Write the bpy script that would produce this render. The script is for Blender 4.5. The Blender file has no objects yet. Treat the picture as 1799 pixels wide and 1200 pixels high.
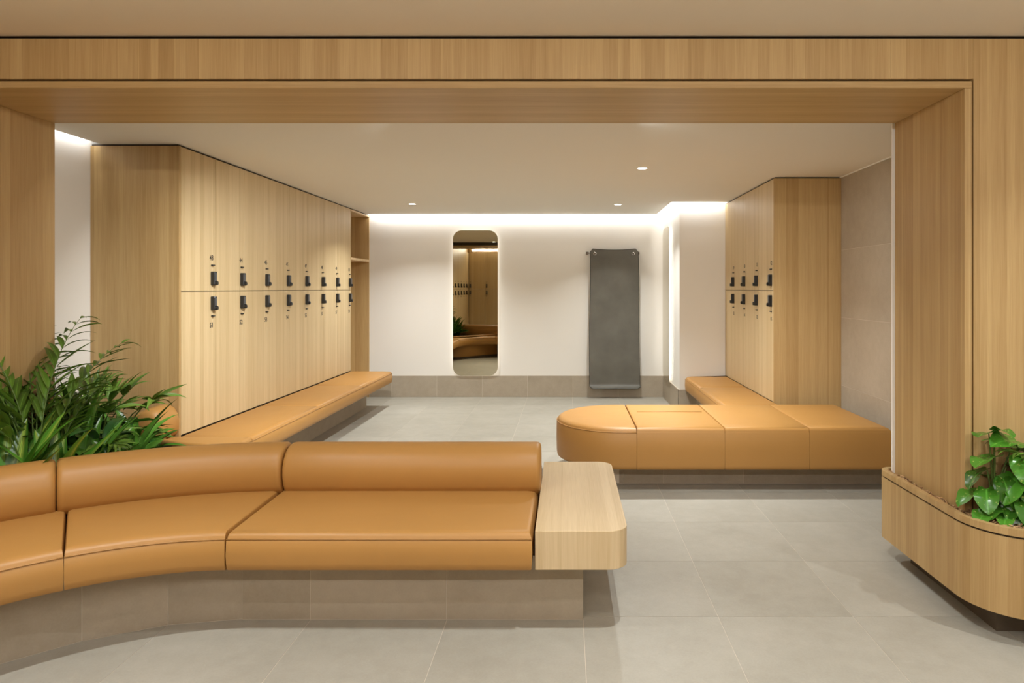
import bpy, bmesh, math, random
from mathutils import Vector, Matrix, Euler

# ------------------------------------------------------------------ camera, world, exposure
scene = bpy.context.scene
COL = scene.collection
W, H, F = 1799.0, 1200.0, 1171.0
VPX, VPY = 996.0, 507.0
HC = 1.458                                   # camera height

cd = bpy.data.cameras.new('camera')
cam = bpy.data.objects.new('camera', cd)
COL.objects.link(cam)
cam.location = (0, 0, HC)
cam.rotation_euler = (math.pi / 2, 0, 0)
cd.sensor_fit = 'HORIZONTAL'
cd.sensor_width = 36.0
cd.lens = F / W * 36.0
cd.shift_x = -(VPX - W / 2) / W
cd.shift_y = -(H / 2 - VPY) / W
cd.clip_start = 0.02
scene.camera = cam

world = bpy.data.worlds.new('world')
scene.world = world
world.use_nodes = True
world.node_tree.nodes['Background'].inputs[0].default_value = (0.02, 0.02, 0.02, 1)
scene.view_settings.view_transform = 'Standard'
scene.view_settings.look = 'None'
scene.view_settings.exposure = 0.17
scene.view_settings.gamma = 1.0
scene.view_settings.use_curve_mapping = False
scene.cycles.max_bounces = 10
scene.cycles.diffuse_bounces = 6
scene.cycles.sample_clamp_indirect = 6.0

# light levels (watts)
WARM = (0.95, 0.985, 1.0)
NEUT = (0.98, 0.985, 1.0)
P_REAR, P_FRONT = 26.0, 22.0
P_COVE = 3.2                                 # per metre
CEIL, CEILF = 2.45, 2.585

# ------------------------------------------------------------------ materials
def new_mat(name):
    m = bpy.data.materials.new(name)
    m.use_nodes = True
    nt = m.node_tree
    b = nt.nodes['Principled BSDF']
    return m, nt, b

def N(nt, t, **kw):
    n = nt.nodes.new(t)
    for k, v in kw.items():
        setattr(n, k, v)
    return n

def math_n(nt, op, a, b=None):
    n = N(nt, 'ShaderNodeMath', operation=op)
    for i, v in enumerate((a, b)):
        if v is None: continue
        if isinstance(v, (int, float)): n.inputs[i].default_value = v
        else: nt.links.new(v, n.inputs[i])
    return n.outputs[0]

def mixc(nt, fac, a, b):
    n = N(nt, 'ShaderNodeMix', data_type='RGBA')
    if isinstance(fac, (int, float)): n.inputs[0].default_value = fac
    else: nt.links.new(fac, n.inputs[0])
    for i, v in ((6, a), (7, b)):
        if isinstance(v, tuple): n.inputs[i].default_value = (v[0], v[1], v[2], 1)
        else: nt.links.new(v, n.inputs[i])
    return n.outputs[2]

def dot(nt, vec, d):
    n = N(nt, 'ShaderNodeVectorMath', operation='DOT_PRODUCT')
    nt.links.new(vec, n.inputs[0])
    n.inputs[1].default_value = d
    return n.outputs['Value']

def wood(name, ud, vd, light=(0.56, 0.36, 0.165), dark=(0.41, 0.235, 0.092), rough=0.42, stave=0.052):
    """oak veneer: staves side by side along ud, grain running along vd"""
    m, nt, b = new_mat(name)
    geo = N(nt, 'ShaderNodeNewGeometry')
    u = dot(nt, geo.outputs['Position'], ud)
    v = dot(nt, geo.outputs['Position'], vd)
    # two sets of stave edges of unlike widths give staves of uneven width
    s1 = math_n(nt, 'FLOOR', math_n(nt, 'DIVIDE', math_n(nt, 'ADD', u, 7.31), stave))
    s2 = math_n(nt, 'FLOOR', math_n(nt, 'DIVIDE', math_n(nt, 'ADD', u, 3.17), stave * 1.73))
    sid = math_n(nt, 'ADD', math_n(nt, 'MULTIPLY', s1, 3.7), math_n(nt, 'MULTIPLY', s2, 11.3))
    wn = N(nt, 'ShaderNodeTexWhiteNoise', noise_dimensions='1D')
    nt.links.new(sid, wn.inputs['W'])
    cv = N(nt, 'ShaderNodeCombineXYZ')
    nt.links.new(math_n(nt, 'MULTIPLY', u, 230.0), cv.inputs[0])
    nt.links.new(math_n(nt, 'ADD', math_n(nt, 'MULTIPLY', v, 5.0), math_n(nt, 'MULTIPLY', sid, 0.37)), cv.inputs[1])
    n1 = N(nt, 'ShaderNodeTexNoise'); n1.inputs['Scale'].default_value = 1.0; n1.inputs['Detail'].default_value = 3
    nt.links.new(cv.outputs[0], n1.inputs['Vector'])
    cv2 = N(nt, 'ShaderNodeCombineXYZ')
    nt.links.new(math_n(nt, 'MULTIPLY', u, 55.0), cv2.inputs[0])
    nt.links.new(math_n(nt, 'ADD', math_n(nt, 'MULTIPLY', v, 1.3), math_n(nt, 'MULTIPLY', sid, 0.61)), cv2.inputs[1])
    n2 = N(nt, 'ShaderNodeTexNoise'); n2.inputs['Scale'].default_value = 1.0; n2.inputs['Detail'].default_value = 4
    n2.inputs['Distortion'].default_value = 0.6
    nt.links.new(cv2.outputs[0], n2.inputs['Vector'])
    a = math_n(nt, 'MULTIPLY', wn.outputs['Value'], 0.52)
    c = math_n(nt, 'MULTIPLY', n1.outputs['Fac'], 0.85)
    d = math_n(nt, 'MULTIPLY', n2.outputs['Fac'], 0.75)
    f = math_n(nt, 'SUBTRACT', math_n(nt, 'ADD', math_n(nt, 'ADD', a, c), d), 0.51)
    f.node.use_clamp = True
    colr = mixc(nt, f, dark, light)
    nt.links.new(colr, b.inputs['Base Color'])
    b.inputs['Roughness'].default_value = rough
    b.inputs['Specular IOR Level'].default_value = 0.35
    bm_ = N(nt, 'ShaderNodeBump'); bm_.inputs['Strength'].default_value = 0.06; bm_.inputs['Distance'].default_value = 0.001
    nt.links.new(n1.outputs['Fac'], bm_.inputs['Height'])
    nt.links.new(bm_.outputs[0], b.inputs['Normal'])
    return m

WL, WD = (0.56, 0.385, 0.175), (0.385, 0.235, 0.088)
M_WV = wood('oak_vertical', (1, 1, 0), (0, 0, 1), WL, WD)
M_WVN = wood('oak_vertical_planter', (1, -1, 0), (0, 0, 1), WL, WD)
M_WDOOR = wood('oak_door', (1, 1, 0), (0, 0, 1), (0.65, 0.50, 0.285), (0.49, 0.35, 0.172), stave=0.06)
M_WX = wood('oak_along_x', (0, 1, 1), (1, 0, 0), WL, WD)
M_WTAB = wood('oak_table', (1, 0, 0), (0, 1, 1), (0.66, 0.51, 0.31), (0.50, 0.36, 0.19), stave=0.07)
M_WEDGE = wood('oak_edge', (1, 1, 0), (0, 0, 1), (0.74, 0.56, 0.33), (0.62, 0.44, 0.24))

def tile_mat(name, base, vary=0.06):
    m, nt, b = new_mat(name)
    geo = N(nt, 'ShaderNodeNewGeometry'); oi = N(nt, 'ShaderNodeObjectInfo')
    off = N(nt, 'ShaderNodeVectorMath', operation='SCALE'); off.inputs[0].default_value = (13.0, 7.0, 5.0)
    nt.links.new(oi.outputs['Random'], off.inputs['Scale'])
    add = N(nt, 'ShaderNodeVectorMath', operation='ADD')
    nt.links.new(geo.outputs['Position'], add.inputs[0]); nt.links.new(off.outputs[0], add.inputs[1])
    def noise(s, det):
        n = N(nt, 'ShaderNodeTexNoise'); n.inputs['Scale'].default_value = s; n.inputs['Detail'].default_value = det
        n.inputs['Roughness'].default_value = 0.62
        nt.links.new(add.outputs[0], n.inputs['Vector']); return n.outputs['Fac']
    n1, n2, n3 = noise(2.6, 5), noise(14, 6), noise(120, 2)
    f = math_n(nt, 'ADD', math_n(nt, 'ADD', math_n(nt, 'MULTIPLY', n1, 0.5), math_n(nt, 'MULTIPLY', n2, 0.3)), math_n(nt, 'MULTIPLY', n3, 0.2))
    f = math_n(nt, 'ADD', f, math_n(nt, 'MULTIPLY', math_n(nt, 'SUBTRACT', oi.outputs['Random'], 0.5), 0.12))
    cr = N(nt, 'ShaderNodeValToRGB')
    cr.color_ramp.elements[0].position = 0.33; cr.color_ramp.elements[1].position = 0.68
    k0, k1 = 1 - 2.2 * vary, 1 + 1.8 * vary
    cr.color_ramp.elements[0].color = (base[0] * k0, base[1] * k0 * .985, base[2] * k0 * .95, 1)
    cr.color_ramp.elements[1].color = (base[0] * k1, base[1] * k1, base[2] * k1, 1)
    nt.links.new(f, cr.inputs[0]); nt.links.new(cr.outputs[0], b.inputs['Base Color'])
    b.inputs['Roughness'].default_value = 0.48
    b.inputs['Specular IOR Level'].default_value = 0.3
    bp = N(nt, 'ShaderNodeBump'); bp.inputs['Strength'].default_value = 0.12; bp.inputs['Distance'].default_value = 0.002
    nt.links.new(n3, bp.inputs['Height']); nt.links.new(bp.outputs[0], b.inputs['Normal'])
    return m

M_TILE = tile_mat('stone_tile', (0.378, 0.356, 0.300))
M_TILEW = tile_mat('stone_tile_wall', (0.40, 0.34, 0.26))

def plain(name, col, rough=0.6, metal=0.0, spec=0.4, nscale=0, nstr=0.0, bump=0.0):
    m, nt, b = new_mat(name)
    b.inputs['Base Color'].default_value = (*col, 1)
    b.inputs['Roughness'].default_value = rough
    b.inputs['Metallic'].default_value = metal
    b.inputs['Specular IOR Level'].default_value = spec
    if nscale:
        geo = N(nt, 'ShaderNodeNewGeometry')
        n = N(nt, 'ShaderNodeTexNoise'); n.inputs['Scale'].default_value = nscale; n.inputs['Detail'].default_value = 4
        nt.links.new(geo.outputs['Position'], n.inputs['Vector'])
        c = mixc(nt, n.outputs['Fac'], tuple(x * (1 - nstr) for x in col), tuple(min(1, x * (1 + nstr)) for x in col))
        nt.links.new(c, b.inputs['Base Color'])
        if bump:
            bp = N(nt, 'ShaderNodeBump'); bp.inputs['Strength'].default_value = bump; bp.inputs['Distance'].default_value = 0.002
            nt.links.new(n.outputs['Fac'], bp.inputs['Height']); nt.links.new(bp.outputs[0], b.inputs['Normal'])
    return m

M_GROUT = plain('grout', (0.62, 0.56, 0.46), 0.8)
M_PLAS = plain('plaster_wall', (0.80, 0.765, 0.70), 0.75, nscale=1.7, nstr=0.025, bump=0.03)
M_CEIL = plain('ceiling_paint', (0.82, 0.795, 0.74), 0.8, nscale=1.0, nstr=0.01)
M_CEILF = plain('ceiling_paint_front', (0.84, 0.76, 0.645), 0.8, nscale=1.0, nstr=0.01)
M_WHITE = plain('white_trim', (0.85, 0.82, 0.77), 0.5)
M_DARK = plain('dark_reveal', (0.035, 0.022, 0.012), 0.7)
M_BLACK = plain('black_lock', (0.012, 0.012, 0.012), 0.35, spec=0.5)
M_GREYL = plain('grey_lock_face', (0.09, 0.09, 0.09), 0.3, spec=0.5)
M_NUM = plain('number_print', (0.05, 0.04, 0.03), 0.5)
M_STEEL = plain('dark_bronze', (0.12, 0.09, 0.06), 0.35, metal=0.8)
M_CHROME = plain('steel', (0.5, 0.48, 0.45), 0.25, metal=1.0)
M_KICK = tile_mat('kick_tile_shaded', (0.11, 0.085, 0.06))  # colour darkened to carry the shade beneath the planter

def leather(name, base):
    m, nt, b = new_mat(name)
    geo = N(nt, 'ShaderNodeNewGeometry')
    n = N(nt, 'ShaderNodeTexNoise'); n.inputs['Scale'].default_value = 1.8; n.inputs['Detail'].default_value = 3
    nt.links.new(geo.outputs['Position'], n.inputs['Vector'])
    c = mixc(nt, n.outputs['Fac'], tuple(x * 0.93 for x in base), tuple(x * 1.06 for x in base))
    nt.links.new(c, b.inputs['Base Color'])
    v = N(nt, 'ShaderNodeTexVoronoi'); v.inputs['Scale'].default_value = 420
    nt.links.new(geo.outputs['Position'], v.inputs['Vector'])
    n2 = N(nt, 'ShaderNodeTexNoise'); n2.inputs['Scale'].default_value = 5.0; n2.inputs['Detail'].default_value = 2
    nt.links.new(geo.outputs['Position'], n2.inputs['Vector'])
    b1 = N(nt, 'ShaderNodeBump'); b1.inputs['Strength'].default_value = 0.08; b1.inputs['Distance'].default_value = 0.0008
    nt.links.new(v.outputs['Distance'], b1.inputs['Height'])
    b2 = N(nt, 'ShaderNodeBump'); b2.inputs['Strength'].default_value = 0.25; b2.inputs['Distance'].default_value = 0.01
    nt.links.new(n2.outputs['Fac'], b2.inputs['Height']); nt.links.new(b1.outputs[0], b2.inputs['Normal'])
    nt.links.new(b2.outputs[0], b.inputs['Normal'])
    b.inputs['Roughness'].default_value = 0.46
    b.inputs['Specular IOR Level'].default_value = 0.42
    return m
M_LEA = leather('tan_leather', (0.435, 0.220, 0.058))
M_LSEAM = plain('leather_seam', (0.40, 0.205, 0.06), 0.5)

def emis(name, col, s):
    m, nt, b = new_mat(name)
    b.inputs['Base Color'].default_value = (0, 0, 0, 1)
    b.inputs['Emission Color'].default_value = (*col, 1)
    b.inputs['Emission Strength'].default_value = s
    return m
M_LENS = emis('lamp_lens', (1, 0.95, 0.86), 12.0)
M_LED = emis('led_strip', (1, 0.96, 0.90), 5.0)

m, nt, b = new_mat('bronze_mirror')
b.inputs['Base Color'].default_value = (0.50, 0.45, 0.33, 1); b.inputs['Metallic'].default_value = 1; b.inputs['Roughness'].default_value = 0.015
M_MIRROR = m

def rubber():
    m, nt, b = new_mat('grey_rubber_mat')
    geo = N(nt, 'ShaderNodeNewGeometry')
    n = N(nt, 'ShaderNodeTexNoise'); n.inputs['Scale'].default_value = 5; n.inputs['Detail'].default_value = 6
    nt.links.new(geo.outputs['Position'], n.inputs['Vector'])
    c = mixc(nt, n.outputs['Fac'], (0.085, 0.078, 0.06), (0.165, 0.155, 0.125))
    nt.links.new(c, b.inputs['Base Color']); b.inputs['Roughness'].default_value = 0.55
    return m
M_MAT = rubber()
M_MATEDGE = plain('mat_edge_binding', (0.05, 0.048, 0.04), 0.5)

def leafmat(name, base, edge=None, stripe=0.0, stripe_col=(0.45, 0.55, 0.08), rough=0.32, spots=0.0):
    m, nt, b = new_mat(name)
    uv = N(nt, 'ShaderNodeUVMap'); oi = N(nt, 'ShaderNodeObjectInfo')
    sep = N(nt, 'ShaderNodeSeparateXYZ'); nt.links.new(uv.outputs[0], sep.inputs[0])
    c0 = tuple(x * 0.62 for x in base); c1 = tuple(min(1, x * 1.35) for x in base)
    col = mixc(nt, oi.outputs['Random'], c0, c1)
    # paler midrib: |u-.5| small
    du = math_n(nt, 'ABSOLUTE', math_n(nt, 'SUBTRACT', sep.outputs[0], 0.5))
    rib = math_n(nt, 'SUBTRACT', 1.0, math_n(nt, 'MULTIPLY', du, 18.0)); rib.node.use_clamp = True
    col = mixc(nt, math_n(nt, 'MULTIPLY', rib, 0.55), col, tuple(min(1, x * 2.4 + 0.02) for x in base))
    if stripe > 0:
        w = math_n(nt, 'SUBTRACT', 1.0, math_n(nt, 'MULTIPLY', du, 1.0 / stripe)); w.node.use_clamp = True
        cv = N(nt, 'ShaderNodeCombineXYZ'); nt.links.new(math_n(nt, 'MULTIPLY', sep.outputs[0], 16.0), cv.inputs[0])
        nt.links.new(math_n(nt, 'MULTIPLY', sep.outputs[1], 1.2), cv.inputs[1]); nt.links.new(oi.outputs['Random'], cv.inputs[2])
        ns = N(nt, 'ShaderNodeTexNoise'); ns.inputs['Scale'].default_value = 1.0
        nt.links.new(cv.outputs[0], ns.inputs['Vector'])
        k = math_n(nt, 'MULTIPLY', math_n(nt, 'SUBTRACT', ns.outputs['Fac'], 0.36), 5.0); k.node.use_clamp = True
        col = mixc(nt, math_n(nt, 'MULTIPLY', k, w), col, stripe_col)
    if spots > 0:
        geo = N(nt, 'ShaderNodeNewGeometry')
        ns = N(nt, 'ShaderNodeTexNoise'); ns.inputs['Scale'].default_value = 85.0; ns.inputs['Detail'].default_value = 2
        nt.links.new(geo.outputs['Position'], ns.inputs['Vector'])
        k = math_n(nt, 'MULTIPLY', math_n(nt, 'SUBTRACT', ns.outputs['Fac'], 0.64), 12.0); k.node.use_clamp = True
        col = mixc(nt, math_n(nt, 'MULTIPLY', k, spots), col, (0.42, 0.5, 0.12))
    nt.links.new(col, b.inputs['Base Color'])
    b.inputs['Roughness'].default_value = rough
    b.inputs['Specular IOR Level'].default_value = 0.5
    return m
M_L_PALM = leafmat('palm_leaf', (0.10, 0.19, 0.02), rough=0.4)
M_L_DARK = leafmat('dark_leaf', (0.03, 0.105, 0.018), rough=0.3)
M_L_MID = leafmat('mid_green_leaf', (0.075, 0.20, 0.022), rough=0.28)
M_L_VAR = leafmat('striped_leaf', (0.06, 0.19, 0.016), stripe=0.30, rough=0.32)
M_L_POTHOS = leafmat('pothos_leaf', (0.055, 0.19, 0.016), rough=0.25, spots=0.8)
M_L_PALE = leafmat('silver_leaf', (0.16, 0.21, 0.09), rough=0.35)
M_STEM = plain('green_stem', (0.10, 0.16, 0.03), 0.45)
M_CANE = plain('brown_cane', (0.13, 0.06, 0.025), 0.7, nscale=60, nstr=0.4, bump=0.4)
M_SOIL = plain('soil', (0.035, 0.02, 0.010), 0.9, nscale=40, nstr=0.5, bump=0.6)
def chipmat():
    m, nt, b = new_mat('bark_chip')
    geo = N(nt, 'ShaderNodeNewGeometry')
    cr = N(nt, 'ShaderNodeValToRGB')
    cr.color_ramp.elements[0].color = (0.17, 0.08, 0.03, 1); cr.color_ramp.elements[1].color = (0.66, 0.42, 0.20, 1)
    nt.links.new(geo.outputs['Random Per Island'], cr.inputs[0]); nt.links.new(cr.outputs[0], b.inputs['Base Color'])
    b.inputs['Roughness'].default_value = 0.8
    return m
M_CHIP = chipmat()

# ------------------------------------------------------------------ mesh helpers
def link(name, me, mat=None, parent=None, smooth=False, **props):
    o = bpy.data.objects.new(name, me)
    COL.objects.link(o)
    if mat is not None and me is not None and len(me.materials) == 0: me.materials.append(mat)
    if smooth:
        me.polygons.foreach_set('use_smooth', [True] * len(me.polygons))
    if parent is not None: o.parent = parent
    for k, v in props.items(): o[k] = v
    return o

class MB:
    def __init__(s): s.v = []; s.f = []
    def box(s, x0, x1, y0, y1, z0, z1):
        n = len(s.v)
        s.v += [(x0, y0, z0), (x1, y0, z0), (x1, y1, z0), (x0, y1, z0), (x0, y0, z1), (x1, y0, z1), (x1, y1, z1), (x0, y1, z1)]
        s.f += [tuple(n + i for i in q) for q in ((0, 3, 2, 1), (4, 5, 6, 7), (0, 1, 5, 4), (1, 2, 6, 5), (2, 3, 7, 6), (3, 0, 4, 7))]
        return s
    def prism(s, pts, z0, z1):
        n = len(s.v); k = len(pts)
        s.v += [(p[0], p[1], z0) for p in pts] + [(p[0], p[1], z1) for p in pts]
        s.f.append(tuple(n + i for i in reversed(range(k)))); s.f.append(tuple(n + k + i for i in range(k)))
        for i in range(k): s.f.append((n + i, n + (i + 1) % k, n + k + (i + 1) % k, n + k + i))
        return s
    def rings(s, rings, closed=True, cap0=True, cap1=True):
        n = len(s.v); k = len(rings[0])
        for r in rings: s.v += [tuple(p) for p in r]
        for j in range(len(rings) - 1):
            for i in range(k if closed else k - 1):
                a = n + j * k + i; b_ = n + j * k + (i + 1) % k
                s.f.append((a, b_, b_ + k, a + k))
        if cap0: s.f.append(tuple(n + i for i in reversed(range(k))))
        if cap1: s.f.append(tuple(n + (len(rings) - 1) * k + i for i in range(k)))
        return s
    def tube(s, pts, r, seg=8):
        rs = []
        for i, p in enumerate(pts):
            p = Vector(p)
            t = (Vector(pts[min(i + 1, len(pts) - 1)]) - Vector(pts[max(i - 1, 0)])).normalized()
            a = Vector((0, 0, 1)) if abs(t.z) < 0.9 else Vector((1, 0, 0))
            x = t.cross(a).normalized(); y = t.cross(x)
            rr = r[i] if isinstance(r, (list, tuple)) else r
            rs.append([p + (x * math.cos(2 * math.pi * k / seg) - y * math.sin(2 * math.pi * k / seg)) * rr for k in range(seg)])
        return s.rings(rs)
    def mesh(s, name='mesh'):
        me = bpy.data.meshes.new(name)
        me.from_pydata([tuple(v) for v in s.v], [], s.f)
        me.update()
        bm = bmesh.new(); bm.from_mesh(me)
        bmesh.ops.recalc_face_normals(bm, faces=bm.faces[:])
        bm.to_mesh(me); bm.free()
        return me
    def build(s, name, mat, parent=None, smooth=False, bevel=0, auto=None, **props):
        me = s.mesh(name)
        if bevel:
            bm = bmesh.new(); bm.from_mesh(me)
            es = [e for e in bm.edges if len(e.link_faces) == 2 and e.calc_face_angle() > math.radians(40)]
            bmesh.ops.bevel(bm, geom=es, offset=bevel, segments=2, affect='EDGES', profile=0.6)
            bm.to_mesh(me); bm.free()
        o = link(name, me, mat, parent, smooth, **props)
        if auto:
            o.data.polygons.foreach_set('use_smooth', [True] * len(o.data.polygons))
            mark_sharp(o.data, auto)
        return o

def mark_sharp(me, deg):
    bm = bmesh.new(); bm.from_mesh(me)
    for e in bm.edges:
        e.smooth = not (len(e.link_faces) == 2 and e.calc_face_angle() > math.radians(deg))
    bm.to_mesh(me); bm.free()

def box(name, dims, mat, parent=None, bevel=0, **props):
    return MB().box(*dims).build(name, mat, parent, bevel=bevel, **props)

def empty(name, loc, label, cat, group=None):
    o = bpy.data.objects.new(name, None); COL.objects.link(o); o.location = loc
    o.empty_display_size = 0.1
    o['label'] = label; o['category'] = cat
    if group: o['group'] = group
    return o

def setp(o, parent):
    """parent keeping the world-space mesh where it is (parent empties only translate)"""
    o.parent = parent
    o.matrix_parent_inverse = Matrix.Translation(parent.location).inverted()
    return o

def part(mb, name, mat, parent, **kw):
    o = mb.build(name, mat, None, **kw)
    if parent.parent is None and parent.type == 'EMPTY': setp(o, parent)
    else: o.parent = parent
    return o

def arc(cx, cy, r, a0, a1, n):
    """angles in degrees measured from +X, counter-clockwise"""
    return [(cx + r * math.cos(math.radians(a0 + (a1 - a0) * i / n)), cy + r * math.sin(math.radians(a0 + (a1 - a0) * i / n))) for i in range(n + 1)]

def inset(pts, ds):
    """offset a ccw polygon inwards, ds[i] for edge i -> i+1"""
    k = len(pts); out = []
    for i in range(k):
        p0, p1, p2 = Vector(pts[i - 1]), Vector(pts[i]), Vector(pts[(i + 1) % k])
        e1, e2 = (p1 - p0).normalized(), (p2 - p1).normalized()
        n1, n2 = Vector((-e1.y, e1.x)), Vector((-e2.y, e2.x))
        d1, d2 = ds[i - 1], ds[i]
        det = n1.x * n2.y - n1.y * n2.x
        if abs(det) < 0.12:
            n = (n1 + n2).normalized(); q = p1 + n * (d1 + d2) / 2
        else:
            q = p1 + Vector(((d1 * n2.y - d2 * n1.y) / det, (n1.x * d2 - n2.x * d1) / det))
        out.append((q.x, q.y))
    return out

def cushion(name, pts, weights, z0, zs, z1, parent, r=0.045, seam_edges=None, zdome=0.006):
    """upholstered seat: plan polygon (ccw), rounded top edge above the seam height zs"""
    k = len(pts)
    def ring(d, z): return [(p[0], p[1], z) for p in inset(pts, [d * w for w in weights])]
    rs = [ring(0.014, z0), ring(0.004, z0 + 0.006), ring(0.0, z0 + 0.03), ring(-0.003, (z0 + zs) / 2), ring(0.0, zs - 0.006), ring(0.006, zs)]
    hgt = z1 - zs
    for t in (18, 36, 54, 72, 90):
        a = math.radians(t)
        rs.append(ring(0.006 + (r) * (1 - math.cos(a)) * 1.0, zs + hgt * math.sin(a)))
    rs.append(ring(r + 0.05, z1 + zdome * 0.6)); rs.append(ring(r + 0.10, z1 + zdome))
    mb = MB(); mb.rings(rs)
    o = part(mb, name, M_LEA, parent, smooth=True)
    mark_sharp(o.data, 50)
    if seam_edges is not None:
        rp = inset(pts, [0.001 * w for w in weights])
        line = [(rp[i][0], rp[i][1], zs) for i in seam_edges]
        if len(line) == 2:
            a, b2 = Vector(line[0]), Vector(line[1]); line = [a.lerp(b2, t / 4) for t in range(5)]
        s = MB().tube(line, 0.0032, 6).build('piping', M_LSEAM, None, smooth=True)
        s.parent = o
    return o

def sweep(name, path, prof, parent, mat, capr=0.02, smooth=True, sharp=60):
    """path: list of (x,y,nx,ny) with unit outward n; prof: closed list of (d,z)"""
    cz = sum(p[1] for p in prof) / len(prof); cdn = sum(p[0] for p in prof) / len(prof)
    def ring(x, y, nx, ny, shrink):
        out = []
        for d, z in prof:
            v = Vector((d - cdn, z - cz)); L = v.length
            v = v * max(0.0, (L - shrink) / L) if L > 1e-6 else v
            out.append((x + nx * (cdn + v.x), y + ny * (cdn + v.x), cz + v.y))
        return out
    rs = []
    def tang(i, j):
        a, c = Vector(path[i][:2]), Vector(path[j][:2]); return (c - a).normalized()
    t0 = tang(0, 1); t1 = tang(-2, -1)
    for ang in (90, 60, 30):
        a = math.radians(ang)
        x, y, nx, ny = path[0]; q = -capr * (math.sin(a)) ; rs.append(ring(x + t0.x * (q + capr), y + t0.y * (q + capr), nx, ny, capr * (1 - math.cos(a))))
    x, y, nx, ny = path[0]; rs.append(ring(x + t0.x * capr, y + t0.y * capr, nx, ny, 0))
    for p in path[1:-1]: rs.append(ring(*p, 0))
    x, y, nx, ny = path[-1]; rs.append(ring(x - t1.x * capr, y - t1.y * capr, nx, ny, 0))
    for ang in (30, 60, 90):
        a = math.radians(ang)
        q = capr * math.sin(a) - capr
        rs.append(ring(x + t1.x * q, y + t1.y * q, nx, ny, capr * (1 - math.cos(a))))
    o = part(MB().rings(rs), name, mat, parent, smooth=True)
    mark_sharp(o.data, sharp)
    return o

ST = dict(kind='structure')

# ------------------------------------------------------------------ room shell
TOP = 2.72
XL, XR, YB = -3.27, 2.44, 8.986
XFL, XFR, YF = -2.70, 3.20, -0.42            # front room: left, right, behind the camera
Y1, Y2 = 2.967, 3.59                         # portal front and back
XJL, XJR = -2.758, 1.767                     # portal inner faces
ZS = 2.348                                   # soffit
YC = 7.75                                    # wall behind right lockers
XC = 1.31                                    # side of the return wall
YLK = 4.594                                  # near end of left lockers

floor = box('floor', (-3.5, 3.4, YF - 0.7, YB + 0.12, -0.12, -0.0012), M_GROUT, **ST)
T = 0.6; g = 0.0013
tx0, ty0 = 0.072 - 6 * T, 2.963 - 6 * T
for i in range(12):
    for j in range(17):
        x0 = max(tx0 + i * T, XL); x1 = min(tx0 + (i + 1) * T, XFR)
        y0 = max(ty0 + j * T, YF); y1 = min(ty0 + (j + 1) * T, YB)
        if x1 - x0 < 0.03 or y1 - y0 < 0.03: continue
        if y0 > Y2 + 0.1 and x0 >= XR: continue
        if y0 > YC and x0 >= XC: continue
        if x0 > XR - 0.01 and y0 > Y2: continue
        o = box('floor_tile', (x0 + g, x1 - g, y0 + g, y1 - g, -0.012, 0.0), M_TILE); o.parent = floor

wall_back = box('wall_back', (-3.4, XC, YB, YB + 0.12, 0, TOP), M_PLAS, **ST)
wall_left = box('wall_left', (XL - 0.1, XL, Y1, YB, 0, TOP), M_PLAS, **ST)
wall_return = box('wall_return', (XC, XR + 0.1, YC, YB + 0.12, 0, TOP), M_PLAS, **ST)
wall_right = box('wall_right', (XR + 0.0015, XR + 0.12, Y2 + 0.02, YC, 0, TOP), M_GROUT, **ST)
zt = [0, 0.6, 1.2, 1.8, CEIL - 0.008]
for a, c in zip(zt[:-1], zt[1:]):
    for yy in (Y2 + 0.03, 4.73):
        y1_ = 4.73 if yy < 4 else 5.93
        o = box('wall_tile', (XR, XR + 0.011, yy + 0.0012, y1_ - 0.0012, a + 0.0012, c - 0.0012), M_TILEW); o.parent = wall_right
box('wall_behind', (-3.45, XFR + 0.1, YF - 0.70, YF - 0.62, 0, TOP), M_PLAS, **ST)
box('wall_front_left', (XFL - 0.75, XFL - 0.62, YF - 0.62, Y1, 0, TOP), M_PLAS, **ST)
box('wall_front_right', (XFR, XFR + 0.1, YF - 0.62, Y2, 0, TOP), M_PLAS, **ST)

# tiled skirting: back wall and return wall
bb = box('baseboard_back', (-2.66, XC - 0.004, YB - 0.0165, YB - 0.001, 0, 0.282), M_GROUT, **ST)
xs = [-2.36 + 0.61 * i for i in range(-1, 8)]
for a, c in zip(xs[:-1], xs[1:]):
    a = max(a, -2.66); c = min(c, XC - 0.012)
    if c - a < 0.03: continue
    o = box('skirting_tile', (a + 0.0015, c - 0.0015, YB - 0.018, YB - 0.0095, 0.001, 0.284), M_TILEW); o.parent = bb
br = box('baseboard_return', (XC - 0.009, XC - 0.001, YC - 0.01, YB - 0.02, 0, 0.282), M_GROUT, **ST)
for a, c in ((YC - 0.018, YC + 0.6), (YC + 0.6, YB - 0.02)):
    o = box('skirting_tile', (XC - 0.018, XC - 0.0085, a + 0.0015, c - 0.0015, 0.001, 0.284), M_TILEW); o.parent = br
o = box('skirting_tile', (XC - 0.018, 1.84, YC - 0.018, YC - 0.001, 0.001, 0.284), M_TILEW); o.parent = br

# ceilings: front room, rear room with a light slot along its walls
ceil_front = box('ceiling_front', (-3.75, XFR + 0.1, YF - 0.7, Y1 + 0.01, CEILF, CEILF + 0.1), M_CEILF, **ST)
G = 0.115
mb = MB()
mb.prism([(XL + 0.07, Y2 - 0.02), (XR + 0.1, Y2 - 0.02), (XR + 0.1, YC - G), (XC - G, YC - G), (XC - G, YB - G), (XL + 0.07, YB - G)], CEIL, CEIL + 0.03)
ceiling = mb.build('ceiling', M_CEIL, **ST)
box('ceiling_cover', (-3.75, XFR + 0.1, Y1 + 0.1, YB + 0.12, TOP, TOP + 0.05), M_WHITE, **ST)  # unseen cover slab added to stop light leaks

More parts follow.
